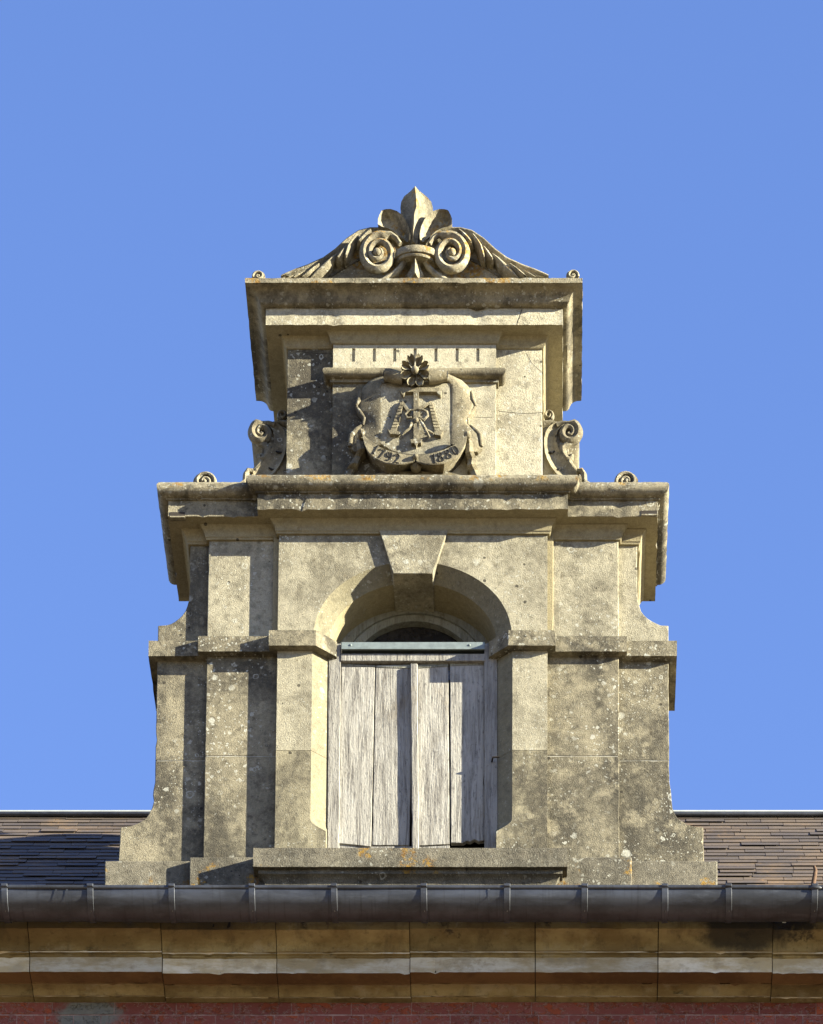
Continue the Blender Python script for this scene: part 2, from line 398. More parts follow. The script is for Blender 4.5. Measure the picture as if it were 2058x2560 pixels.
def rough_poly(poly, seg=.03, amp=.0015, chip=.005, seed=0):
    out = []; n = len(poly)
    ar = sum(poly[i][0]*poly[(i+1) % n][1]-poly[(i+1) % n][0]*poly[i][1] for i in range(n))
    sg = 1 if ar > 0 else -1
    for i in range(n):
        a = Vector(poly[i]); b = Vector(poly[(i+1) % n]); L = (b-a).length
        if L < 1e-6: continue
        d = (b-a)/L; inn = Vector((-d.y, d.x))*sg
        k = max(1, int(L/seg))
        for j in range(k):
            q = a+d*(L*j/k)
            nv = noise.noise(Vector((q.x*17+seed*3.3, q.y*17, seed*1.7))); cv = noise.noise(Vector((q.x*31, q.y*31+seed, 5.5)))
            q = q+inn*(nv*amp+max(0, cv-.35)*chip*2.5)
            out.append((q.x, q.y))
    return out

def tag(o, label=None, cat=None, group=None, kind=None):
    if label: o['label'] = label
    if cat: o['category'] = cat
    if group: o['group'] = group
    if kind: o['kind'] = kind
    return o
def thing(name, label, cat, loc):
    o = bpy.data.objects.new(name, None); COL.objects.link(o); o.location = loc; o.empty_display_size = .2
    return tag(o, label, cat)
def mir(poly): return [(-x, z) for x, z in poly]
def arc(cx, cz, rx, rz, a0, a1, n): return [(cx+rx*math.cos(R(a0+(a1-a0)*i/n)), cz+rz*math.sin(R(a0+(a1-a0)*i/n))) for i in range(n+1)]

# ================================================================== setting: ground
g = MB(); g.box(-400, 400, -400, 400, -.3, 0, 'ground'); tag(g.build('ground'), kind='structure')

# ================================================================== dormer: key dimensions (m)
A, B, C = .560, .856, .935          # half widths of centre bay, inner piers, upper outer wings
yA, yB, yC = 0.0, .036, .064        # their faces
CL = 1.064                          # half width of the lower outer wings
YW = .40                            # back of the lower walls
zs_b = zat(1613.6, -.034); zs_t = zat(1575.5, -.034)       # string course
zSill = zat(2120, -.081)
DORM = thing('stone_dormer', 'carved pale limestone dormer with arched loft opening and fleur-de-lis crest above the grey gutter', 'dormer', (0, .2, 12.0))
Z0 = 12.0

zj = zat(1876, 0)                   # bed joint across the lower piers
# ---- plinth courses
m = MB()
zpB = zat(2142.5, yB-.05); zpC = zat(2152, yC-.048)
m.prism([(-1.258, Z0), (1.258, Z0), (1.258, zpC), (-1.258, zpC)], yC-.048, YW+.05, 'plinth', .002, .006)
m.prism([(-.907, Z0), (.907, Z0), (.907, zpB), (-.907, zpB)], yB-.05, YW, 'plinth', .002, .006, seed=2)
m.build('plinth', None, DORM, bevel=.004)
# ---- sill with moulded underside
m = MB(); hs = .641
zb = zat(2167, -.081)
pr = [(-.05, zSill), (.081, zSill), (.081, zb), (.062, zb), (.062, zb-.018), (.050, zb-.022), (.040, zb-.033), (.034, zb-.052), (.030, zb-.062), (.02, zb-.065), (.02, Z0), (-.05, Z0)]
m.sweep([(-A, .03), (-A, 0), (A, 0), (A, .03)], pr, 'plinth', amp=.0018, chip=.003)
m.build('sill', None, DORM, 30)

# ---- lower centre piers with stopped chamfers
def pier(sg):
    m = MB(); zst0, zst1 = zat(2078, 0), zat(2046, 0)
    lv = [(zSill-.02, 0), (zst0, 0)]
    for t in (.15, .3, .5, .7, .85, 1): lv.append((zst0+(zst1-zst0)*t, math.sin(t*math.pi/2)))
    def rings(levels):
        out = []
        for z, c in levels:
            c = max(c, .02)
            pl = [(A, 0), (.349+.066*c, 0), (.349+.058*c, .007*c), (.349, .006+.049*c), (.349, YW), (A, YW)]
            out.append([(sg*x, y, z) for x, y in pl])
        return out
    m.loft(rings(lv+[(zj-.0008, 1)]), 'sooty_shade')
    m.loft(rings([(zj+.0008, 1), (zs_b+.01, 1)]), 'ashlar')
    m.bm.normal_update()
    bmesh.ops.recalc_face_normals(m.bm, faces=m.bm.faces)
    for f_ in m.bm.faces:
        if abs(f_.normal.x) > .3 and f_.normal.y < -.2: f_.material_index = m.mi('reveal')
    m.box(min(sg*.36, sg*(A-.004)), max(sg*.36, sg*(A-.004)), .06, YW-.01, zj-.004, zj+.004, 'mortar')
    return m.build('pier', None, DORM, bevel=.0025)
pier(-1); pier(1)
# ---- string courses (wrap from the reveal round to the outer wing)
def string(sg):
    m = MB(); pr = [(-.03, zs_b), (.034, zs_b), (.034, zs_t), (-.03, zs_t)]
    path = [(.350, .30), (.350, .052), (.411, 0), (A, yA), (A, yB), (B, yB), (B, yC), (CL, yC), (CL, yC+.31)]
    path = [(sg*x, y) for x, y in path]
    if sg < 0: path = path[::-1]
    m.sweep(path, pr, 'worn', amp=.0015, chip=.005)
    return m.build('string_course', None, DORM, 30)
string(-1); string(1)
# ---- inner piers (B) and outer wings (C)
zc_b = zat(1333, -.012)             # top of upper-tier walls
for sg in (-1, 1):
    f = (lambda p: p) if sg > 0 else mir
    m = MB()
    for z0, z1, s_ in ((zpB-.03, zj-.0008-yB*.0, 1), (zj+.0008, zs_b+.01, 2)):
        m.prism(f([(A-.05, z0), (B, z0), (B, z1), (A-.05, z1)]), yB, YW-.01, 'worn', .001, .004, seed=s_)
    m.prism(f([(A-.03, zj-.004), (B-.004, zj-.004), (B-.004, zj+.004), (A-.03, zj+.004)]), yB+.0015, YW-.02, 'mortar')
    m.prism(f([(A-.05, zs_t-.02), (B, zs_t-.02), (B, zc_b+.02), (A-.05, zc_b+.02)]), yB, YW-.01, 'ashlar', .001, .003, seed=3)
    m.prism(f([(A-.03, zs_t-.02), (A+.024, zs_t-.02), (A+.024, zc_b+.02), (A-.03, zc_b+.02)]), yB-.016, YW-.03, 'clean', .001, .002, seed=4)
    m.build('inner_pier', None, DORM, bevel=.0025)
    m = MB()
    P = lambda u, v: (abs(at(u, v, yC)[0]), at(u, v, yC)[1])
    low = [(B-.05, zpC-.03), (1.208, zpC-.03), P(1758, 2068), P(1746, 2067), P(1732, 2065), P(1718, 2060), P(1705, 2053), P(1695, 2046), P(1688, 2036), P(1682, 2020), P(1679, 2000), P(1677, 1975), (CL, zat(1955, yC))]
    zj2 = zj
    m.prism(f(low+[(CL, zj2-.0008), (B-.05, zj2-.0008)]), yC, YW, 'worn', .0016, .008, .02, seed=5)
    m.prism(f([(B-.05, zj2+.0008), (CL, zj2+.0008), (CL, zs_b+.01), (B-.05, zs_b+.01)]), yC, YW, 'worn', .0012, .005, seed=6)
    m.prism(f([(B-.03, zj2-.004), (CL-.004, zj2-.004), (CL-.004, zj2+.004), (B-.03, zj2+.004)]), yC+.0015, YW-.02, 'mortar')
    up = [(B-.05, zs_t-.02), (CL, zs_t-.02), (CL, P(1674, 1564)[1]), P(1662, 1563.5), P(1651, 1562), P(1640, 1558), P(1629.5, 1553), P(1619, 1546), P(1611, 1538), P(1604, 1527), P(1599, 1515), (.937, zat(1500, yC)), (C, zat(1480, yC)), (C, zc_b+.02), (B-.05, zc_b+.02)]
    m.prism(f(up), yC, YW-.04, 'ashlar' if sg > 0 else 'worn', .0012, .004, .025, seed=7)
    m.build('wing_wall', None, DORM, bevel=.0025)
# ---- arched centre wall
m = MB(); zs = zs_t+.004; ao, bo, ai, bi = .411, .345, .349, .288
N = 48
zt = zc_b+.03
outer = arc(0, zs, ao, bo, 180, 0, N); mid = arc(0, zs, ao-.007, bo-.006, 180, 0, N); inner = arc(0, zs, ai, bi, 180, 0, N)
fr = [m.v(x, 0, z) for x, z in outer]
fl = [m.v(-A, 0, zs-.04), m.v(-A, 0, zt), m.v(A, 0, zt), m.v(A, 0, zs-.04)]
b0 = m.v(-ao, 0, zs-.04); b1 = m.v(ao, 0, zs-.04)
# spandrel faces as vertical strips so the shading stays flat
topv = [m.v(x, 0, zt) for x, z in outer]
for i in range(N): m.face([fr[i], fr[i+1], topv[i+1], topv[i]], 'ashlar')
m.face([fl[0], b0, fr[0], topv[0], fl[1]], 'ashlar'); m.face([b1, fl[3], fl[2], topv[-1], fr[-1]], 'ashlar')
md = [m.v(x, .008, z) for x, z in mid]; ir = [m.v(x, .055, z) for x, z in inner]; ib = [m.v(x, .26, z) for x, z in inner]
for i in range(N):
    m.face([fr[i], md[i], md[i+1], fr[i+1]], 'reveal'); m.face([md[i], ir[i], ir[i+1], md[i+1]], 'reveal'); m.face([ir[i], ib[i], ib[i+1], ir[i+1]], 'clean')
for sg in (-1, 1):                      # outer cheeks
    q = [m.v(sg*A, y, z) for y, z in ((0, zs-.04), (YW, zs-.04), (YW, zt), (0, zt))]; m.face(q, 'ashlar')
q = [m.v(-A, 0, zt), m.v(A, 0, zt), m.v(A, YW, zt), m.v(-A, YW, zt)]; m.face(q, 'ashlar')
m.build('arch_wall', None, DORM, 30)
# ---- keystone
m = MB(); zk = zat(1434, -.018); ztk = zat(1331, -.018)
m.prism([(-.082, zk), (.083, zk), (.144, ztk+.01), (-.142, ztk+.01)], -.018, .225, 'ashlar', .001, .002, .04)
m.build('keystone', None, DORM, bevel=.003)
# ---- lunette window
lw = MB()
io = arc(0, zs, .36, .30, 180, 0, 40); ii = arc(0, zs-.01, .262, .252, 180, 0, 40); im = arc(0, zs-.005, .30, .272, 180, 0, 40)
yl = .215
a = [lw.v(x, yl, z) for x, z in io]; b = [lw.v(x, yl-.004, z) for x, z in im]; b2 = [lw.v(x, yl+.008, z) for x, z in im]; c = [lw.v(x, yl+.014, z) for x, z in ii]; d = [lw.v(x, yl+.06, z) for x, z in ii]
for r0, r1 in ((a, b), (b, b2), (b2, c), (c, d)):
    for i in range(40): lw.face([r0[i], r0[i+1], r1[i+1], r1[i]], 'lunette')
LUN = lw.build('lunette_window', None, DORM, 30)
m = MB(); m.prism(arc(0, zs-.01, .27, .26, 180, 0, 32), yl+.05, yl+.056, 'glass'); m.build('pane', None, LUN)
# ---- dark panels added behind the opening; the loft's shade is in their colour
m = MB(); m.box(-.5, .5, .36, .39, zSill-.05, zs+.36, 'interior'); m.box(-.349, .349, .10, .36, zSill-.02, zSill+.005, 'interior')
m.build('loft_shade_backing', None, DORM)

# ---- loft door
yd = .062
DOOR = None
def polyp(pts, y): return [at(u, v, y) for u, v in pts]
def wpart(name, pts, y0, y1, mat, parent, rough=.0008, chip=.002, seed=0, bevel=.002):
    m = MB(); m.prism(polyp(pts, y0), y0, y1, mat, rough, chip, .03, seed); return m.build(name, None, parent, bevel=bevel)
# frame is the part, the rest its sub-parts
m = MB()
ZT2 = 2126
m.prism(polyp([(818, ZT2), (848, ZT2), (852.5, 1609), (822, 1609)], .048), .048, .12, 'post', .001, .002, .03, 3)
m.prism(polyp([(1211, ZT2), (1244, ZT2), (1243, 1609), (1211, 1609)], .048), .048, .12, 'post', .001, .002, .03, 4)
m.prism(polyp([(852, 1634), (1212, 1634), (1212, 1652), (852, 1652)], .045), .045, .11, 'post', .001, .003, .03, 5)
DOOR = m.build('loft_door', None, DORM, bevel=.002)
wpart('plank', [(846, 2108), (928, 2116), (937.5, 1668), (854, 1665)], yd, yd+.022, 'plank', DOOR, seed=11)
wpart('plank', [(930.5, 2113), (1024, 2113), (1032, 1671), (940, 1668)], yd+.002, yd+.024, 'plank', DOOR, seed=12)
wpart('plank', [(1048, 2114), (1124, 2110), (1121, 1666), (1045, 1671)], yd+.001, yd+.023, 'plank', DOOR, seed=13)
wpart('plank', [(1127.5, 2107), (1158, 2107), (1166, 2102), (1176, 2104), (1186, 2099), (1197, 2103), (1211, 2101), (1211, 1663), (1125, 1665)], yd, yd+.022, 'plank', DOOR, rough=.001, chip=.004, seed=14)
for i, (a_, b_, c_, d_) in enumerate((((853, 1659), (939, 1663), (937.5, 1667.5), (854, 1664.5)), ((940, 1663), (1027, 1661), (1027, 1670.5), (940, 1667.5)), ((1045, 1661), (1121, 1654.5), (1121, 1665.5), (1045, 1670.5)), ((1125, 1654), (1211, 1650), (1211, 1662.5), (1125, 1664.5)))):
    wpart('top_rail', [a_, b_, c_, d_], yd-.001, yd+.03, 'lunette', DOOR, seed=20+i)
wpart('bottom_rail', [(846, 2128), (1125, 2128), (1124, 2113), (1048, 2116), (1021, 2115), (930, 2115.5), (846, 2109)], yd+.006, yd+.03, 'plank', DOOR, seed=30)
wpart('cover_strip', [(1030, 2124), (1048, 2124), (1044.5, 1658), (1026, 1658)], yd-.016, yd+.02, 'post', DOOR, seed=31, bevel=.004)
m = MB()                                        # steel weather bar, an angle with two bolts
x0, zb0 = at(853.5, 1624, .035); x1, zb1 = at(1212, 1605, .035)
m.box(x0, x1, .035, .041, zb0, zb1, 'bar'); m.box(x0, x1, .041, .115, zb1-.006, zb1, 'bar')
m.box(x0, x1, .028, .035, zb0-.003, zb0+.007, 'bar')
for u in (877, 1174):
    bx, bz = at(u, 1612, .033); m.ball((bx, .035, bz), .0055, 'bar', (1, .6, 1))
m.build('weather_bar', None, DOOR, bevel=.002)
m = MB(); m.tube([(.33, .05, zat(1905, .05)), (.335, .02, zat(1905, .05)), (.362, .018, zat(1905, .05))], .004, 'crack_slot_dark'); m.build('hinge_pin', None, DOOR)

# ---- middle cornice
def upath(a, ya, b, yb, back): return [(-b, back), (-b, yb), (-a, yb), (-a, ya), (a, ya), (a, yb), (b, yb), (b, back)]
zf = zat(1273, -.085)              # underside of fascia
ft = zf+.073                       # fascia top
tc, tr = ft+.006+.031, .031
prof = [(-.05, zf), (.070, zf), (.085, zf), (.085, ft), (.094, ft), (.094, ft+.006)]
mats = ['clean', 'clean', 'worn', 'worn', 'worn', 'lip']
for i in range(9):
    t = R(-80+160*i/8); prof.append((.100+tr*math.cos(t), tc+tr*math.sin(t))); mats.append('lip')
prof += [(.06, tc+tr+.002), (-.10, tc+tr+.010), (-.10, tc)]; mats += ['lip', 'lip', 'worn']
m = MB(); yBm = .042
m.sweep(upath(A, 0, C, yBm, .47), prof, mats, .02, .0032, .009)
# lower cavetto moulding following every break
czt = zf+.002; czb = zc_b
cav = [(-.03, czb), (.010, czb), (.012, czb+.008), (.015, czb+.010), (.016, czb+.022), (.020, czb+.034), (.028, czb+.045), (.036, czb+.050), (.036, czt), (-.03, czt)]
path = [(-C, .46), (-C, yC), (-B, yC), (-B, yB), (-A, yB), (-A, 0), (A, 0), (A, yB), (B, yB), (B, yC), (C, yC), (C, .46)]
m.sweep(path, cav, ['clean']*len(cav), .03, .0012, .003)
for u0, u1, v0, v1 in ((1603, 1643, 1277, 1287), (425, 463, 1281, 1292)):     # fascia slots: dark boxes paint their shade, ledge below
    (xa, za), (xb, zb2) = at(u0, v1, yBm-.085), at(u1, v0, yBm-.085)
    m.box(xa, xb, yBm-.0870, yBm-.06, za, zb2, 'crack_slot_dark'); m.box(xa, xb, yBm-.0905, yBm-.07, za-.006, za, 'worn')
MIDC = m.build('cornice', None, DORM, 32)
# ---- attic tier
TB, yTA, yTB, FA = .536, 0.0, .028, .343
zLed = tc+tr
zTb = zLed-.03
zaf = zat(812, yTB-.088)           # fascia underside, top cornice
zac = zat(858, yTA-.008)           # bottom of cavetto
m = MB()
m.prism([(-TB, zTb), (0, zTb), (0, zac+.03), (-TB, zac+.03)], yTB, .50, 'sooty_shade', .001, .003, seed=8)  # left half darker: soot, with its shade deepened in the colour
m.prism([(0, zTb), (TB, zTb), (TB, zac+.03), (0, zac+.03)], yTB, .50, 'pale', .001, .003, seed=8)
# plain block left and right read through joints; cracks as open lines
def crack(pts, y, wd=.0022):
    P = [at(u, v, y) for u, v in pts]
    for i in range(len(P)-1):
        (x0, z0), (x1, z1) = P[i], P[i+1]; L = math.hypot(x1-x0, z1-z0); nx, nz = -(z1-z0)/L*wd/2, (x1-x0)/L*wd/2
        m.prism([(x0+nx, z0+nz), (x1+nx, z1+nz), (x1-nx, z1-nz), (x0-nx, z0-nz)], y-.0006, y+.01, 'crack_slot_dark')
crack([(1248, 1028), (1275, 1031), (1310, 1034), (1335, 1033), (1356, 1031)], yTB)
crack([(1317, 884), (1322, 895), (1330, 908), (1345, 922), (1357, 932)], yTB, .0016)
crack([(724, 876), (760, 880), (790, 884), (832, 884)], yTB, .0016)
m.build('attic_wall', None, DORM, bevel=.0025)
# frieze slab with slots, roll band and lower panel
zfr0 = zat(913, yTA); zfr1 = zac+.02
m = MB()
us = [884, 936, 987, 1038, 1090, 1143, 1195]; zs0, zs1 = zat(904, yTA), zat(871, yTA)
xs = [at(u, 890, yTA)[0] for u in us]
cur = -FA
for x in xs+[None]:
    x1_ = (x-.0065) if x is not None else FA
    m.prism([(cur, zs0), (x1_, zs0), (x1_, zs1), (cur, zs1)], yTA, yTB+.02, 'pale')
    if x is not None:
        m.box(x-.0065, x+.0065, yTA+.008, yTB+.02, zs0, zs1, 'pale'); cur = x+.0065
m.prism([(-FA, zfr0-.02), (FA, zfr0-.02), (FA, zs0), (-FA, zs0)], yTA, yTB+.02, 'pale')
m.prism([(-FA, zs1), (FA, zs1), (FA, zfr1), (-FA, zfr1)], yTA, yTB+.02, 'pale')
m.build('frieze', None, DORM, 30)
m = MB()
zr0 = zat(940, yTA-.03); rr = .021; zrc = zr0+rr
pr = [(-.02, zr0-.012), (.010, zr0-.012), (.012, zr0), (.020, zr0)]+[(.020+rr*math.cos(R(t)), zrc+rr*math.sin(R(t))) for t in (-70, -45, -20, 0, 20, 45, 70, 90)]+[(-.02, zrc+rr)]
m.sweep([(-FA, yTB+.0), (-FA, yTA), (FA, yTA), (FA, yTB+.0)], pr, 'carve', .03, .0015, .004)
m.build('roll_moulding', None, DORM, 40)
m = MB(); m.prism([(-FA, zTb), (0, zTb), (0, zr0-.008), (-FA, zr0-.008)], yTA, yTB+.02, 'sooty_shade', .001, .003, seed=9)  # darker left half: painted shade on top of soot
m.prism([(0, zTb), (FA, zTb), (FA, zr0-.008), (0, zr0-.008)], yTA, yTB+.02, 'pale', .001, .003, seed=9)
crack([(1165, 1041), (1190, 1043), (1232, 1044)], yTA, .0016)
m.build('panel', None, DORM, bevel=.002)
# ---- top cornice
zl = zat(706.5, yTB-.171)
cp = zaf+.066                       # fascia top
zy = zl-.052
pr = [(-.05, zaf), (.088, zaf), (.088, zy), (.094, zy-.001), (.108, zy+.003), (.115, zy+.010), (.119, zy+.022), (.126, zy+.036), (.138, zy+.046), (.152, zy+.051), (.171, zl), (.171, zl+.022), (.15, zl+.026), (-.10, zl+.034), (-.10, zl)]
mt = ['clean', 'pale', 'worn', 'carve', 'carve', 'carve', 'carve', 'carve', 'carve', 'worn', 'lip', 'lip', 'lip', 'worn', 'worn']
m = MB(); m.sweep([(-TB, .53), (-TB, yTB), (TB, yTB), (TB, .53)], pr, mt, .022, .0022, .008)
cb = zac
cav = [(-.02, cb), (.006, cb), (.010, cb+.006), (.013, cb+.010), (.015, cb+.024), (.021, cb+.038), (.032, cb+.048), (.045, cb+.053), (.045, zaf+.002), (-.02, zaf+.002)]
m.sweep([(-TB, .53), (-TB, yTB), (-FA, yTB), (-FA, yTA), (FA, yTA), (FA, yTB), (TB, yTB), (TB, .53)], cav, 'clean', .03, .0012, .003)
crack([(1305, 773), (1300, 790), (1294, 806), (1293, 812)], yTB-.088, .003)
m.build('cornice', None, DORM, 32)

# ================================================================== pediment crest with fleur-de-lis
yF = -.06
XC = at(1038, 600, yF)[0]
def Zm(o, s_):                      # reads points off one enlarged detail: origin (u,v) and scale
    return lambda x, z, y=yF: at(o[0]+x/s_, o[1]+z/s_, y)
F8 = Zm((900, 440), 5.7767); L5 = Zm((740, 560), 5.0971)
def flip(p): return (2*XC-p[0], p[1])
zBase = zl+.026
m = MB()                            # tympanum block behind the leaves
crest = [(-180, 690), (0, 615), (150, 560), (350, 470), (500, 362), (650, 224), (800, 125), (950, 88), (1100, 88)]
cl = [L5(x, z+6, -.02) for x, z in crest]
poly = [(cl[0][0], zBase-.01)]+cl+[(XC, cl[-1][1])]
poly += [flip(p) for p in cl[::-1]]+[(flip(cl[0])[0], zBase-.01)]
m.prism(poly, -.045, .14, 'crest', .001, .002, .03)
PED = m.build('pediment', None, DORM, bevel=.003)
def both(fn, name, mat='crest', sharp=45, bevel=0):
    for sg in (0, 1):
        m = MB(); fn(m, (lambda p: p) if sg == 0 else flip); m.build(name, None, PED, sharp, bevel)
def leaf(m, f):
    # crest band of the rampant acanthus
    up = [(-190, 690), (0, 612), (150, 560), (350, 470), (500, 360), (650, 220), (800, 120), (950, 84), (1100, 84), (1220, 130), (1300, 205)]
    lo = [(-120, 700), (110, 672), (265, 640), (450, 540), (570, 440), (700, 350), (820, 270), (930, 215), (1050, 185), (1140, 190), (1230, 235)]
    a_ = [f(L5(x, z)) for x, z in up]; b_ = [f(L5(x, z)) for x, z in lo]
    m.petal(a_, b_, -.075, -.058, .10, 'crest')
    lobes = [([(925, 100), (850, 150), (790, 215), (768, 262), (792, 284)], [(985, 150), (945, 195), (895, 240), (850, 278), (805, 288)], -.112),
             ([(745, 165), (690, 230), (640, 300), (612, 380), (608, 440), (628, 466)], [(815, 170), (760, 235), (715, 310), (694, 380), (668, 440), (634, 468)], -.106),
             ([(625, 285), (570, 345), (520, 405), (500, 450), (520, 474)], [(655, 315), (640, 370), (618, 420), (570, 462), (530, 476)], -.102),
             ([(525, 350), (440, 420), (330, 500), (240, 590), (165, 690)], [(530, 372), (478, 470), (425, 550), (330, 630), (205, 692)], -.094),
             ([(300, 510), (200, 570), (110, 640), (60, 690)], [(300, 560), (250, 600), (185, 660), (100, 692)], -.100),
             ([(120, 585), (30, 630), (-60, 690)], [(120, 615), (70, 655), (0, 692)], -.092), ([(-30, 640), (-90, 665), (-150, 692)], [(-30, 660), (-60, 680), (-100, 692)], -.088)]
    for la, lb, y in lobes:
        m.petal([f(L5(x, z, -.09)) for x, z in la], [f(L5(x, z, -.09)) for x, z in lb], -.078, y-.006, -.02, 'crest')
    lo2 = [(265, 690), (450, 570), (650, 470), (860, 385)]; lo3 = [(390, 690), (520, 600), (690, 500), (860, 410)]
    m.petal([f(L5(x, z)) for x, z in lo2], [f(L5(x, z)) for x, z in lo3], -.05, -.046, .0, 'worn')
both(leaf, 'acanthus_leaf')
def volute(m, f):
    cx, cz = 1330, 1130
    pts = []; rd = []
    n = 64
    path0 = [(1000, 985, 34), (1060, 905, 40), (1140, 850, 44)]
    for x, z, r_ in path0: pts.append((x, z)); rd.append(r_)
    for i in range(n+1):
        t = i/n; ang = R(105-700*t)
        r_ = 262*(1-t)**.85*0.92+38
        pts.append((cx-35*(1-t)+r_*math.cos(ang)*.92, cz+20*(1-t)-r_*math.sin(ang))); rd.append(52*(1-t)+22)
    y = -.095
    P = [f(F8(x, z, y)) for x, z in pts]
    m.tube([(p[0], y+.012*math.sin(i*.2)*0-.018*(i/len(P)), p[1]) for i, p in enumerate(P)], [r_/5.7767/600 for r_ in rd], 'crest', 8, 1.1)
    c = f(F8(cx, cz-10, -.11)); m.ball((c[0], -.118, c[1]), 58/5.7767/600, 'crest', (1, .9, 1))
    # drum behind the scroll
    c = f(F8(1295, 1150, -.05)); m.prism(arc(c[0], c[1], .066, .072, 0, 342, 19), -.065, .06, 'crest')
both(volute, 'volute')
m = MB()                             # three petals, tie and stems
Lc = [(718, 985), (700, 850), (690, 780), (622, 660), (592, 560), (585, 450), (597, 370), (640, 292), (735, 215), (794, 148)]
Rc = [(830, 985), (845, 850), (880, 740), (960, 655), (1052, 560), (1052, 450), (1030, 370), (960, 292), (860, 215), (802, 148)]
m.petal([F8(x, z) for x, z in Lc], [F8(x, z) for x, z in Rc], -.060, -.105, .03, 'crest', True)
m.build('centre_petal', None, PED, 28, .002)
def sidepetal(m, f):
    Ri = [(955, 985), (1010, 950), (1100, 870), (1190, 825), (1275, 805), (1332, 770), (1332, 690), (1310, 630), (1280, 572)]
    Le = [(870, 985), (868, 900), (890, 800), (930, 710), (985, 635), (1060, 580), (1150, 550), (1220, 552), (1272, 566)]
    m.petal([f(F8(x, z)) for x, z in Le], [f(F8(x, z)) for x, z in Ri], -.088, -.050, .02, 'crest')
both(sidepetal, 'side_petal', sharp=28)
m = MB()
def bandbox(x0, x1, z0, z1, yf, bow):
    pts = [F8(x0, z0, yf), F8(x1, z1, yf)]
    xa, xb = pts[0][0], pts[1][0]; za, zb_ = pts[1][1], pts[0][1]
    rings = []
    for i in range(13):
        t = -1+2*i/12; x = (xa+xb)/2+(xb-xa)/2*math.sin(t*math.pi/2); y = yf+bow*(1-math.cos(t*math.pi/2))
        dz = (zb_-za)
        rings.append([(x, y, za), (x, y-.004, za+dz*.3), (x, y-.004, za+dz*.7), (x, y, zb_), (x, .02, zb_), (x, .02, za)])
    m.loft(rings, 'crest')
bandbox(500, 1120, 990, 1085, -.135, .05); bandbox(520, 1075, 1100, 1150, -.125, .05)
m.build('tie_band', None, PED, 35)
m = MB()
Ls = [(735, 1160), (745, 1230), (725, 1330), (680, 1420), (720, 1475)]; Rs = [(865, 1160), (858, 1230), (880, 1330), (918, 1415), (880, 1475)]
m.petal([F8(x, z, -.09) for x, z in Ls], [F8(x, z, -.09) for x, z in Rs], -.085, -.125, .0, 'crest', True)
m.build('stem', None, PED, 28)
def stem(m, f):
    P = [(930, 1160), (950, 1240), (1000, 1320), (1075, 1395), (1190, 1465), (1260, 1500)]
    m.tube([(f(F8(x, z, -.09))[0], -.085, f(F8(x, z, -.09))[1]) for x, z in P], [.0125, .0125, .013, .013, .012, .01], 'crest', 8, 1.0)
both(stem, 'stem')

# ---- little curls at the ends of the top cornice, scrolls on the shoulders
def spiral_block(name, u, v, y0, y1, rad, sg, mat='lip', turns=1.6, parent=DORM, sq=1.0):
    m = MB(); cx, cz = at(u, v, y0)
    m.prism(arc(cx, cz, rad*.94, rad*.94*sq, 0, 345, 23)[:], y0+.012, y1, mat)
    pts = []; rd = []
    n = int(26*turns)
    for i in range(n+1):
        t = i/n; r_ = rad*(.84-.66*t); a_ = R(200-360*turns*t)*1
        pts.append((cx+sg*r_*math.cos(a_), y0+.008, cz+r_*sq*math.sin(a_))); rd.append(rad*(.17-.03*t))
    m.tube(pts, rd, mat, 8, 1.2)
    m.ball((cx, y0+.008, cz), rad*.2, mat)
    return m.build(name, None, parent, 40)
spiral_block('shoulder_scroll', 511.5, 1201, -.02, .12, .052, -1)
spiral_block('shoulder_scroll', 1566.5, 1200, -.02, .12, .052, 1)
spiral_block('corner_curl', 646.5, 686, -.115, -.02, .029, 1, 'crest', 1.2)
spiral_block('corner_curl', 1432, 684, -.115, -.02, .029, -1, 'crest', 1.2)

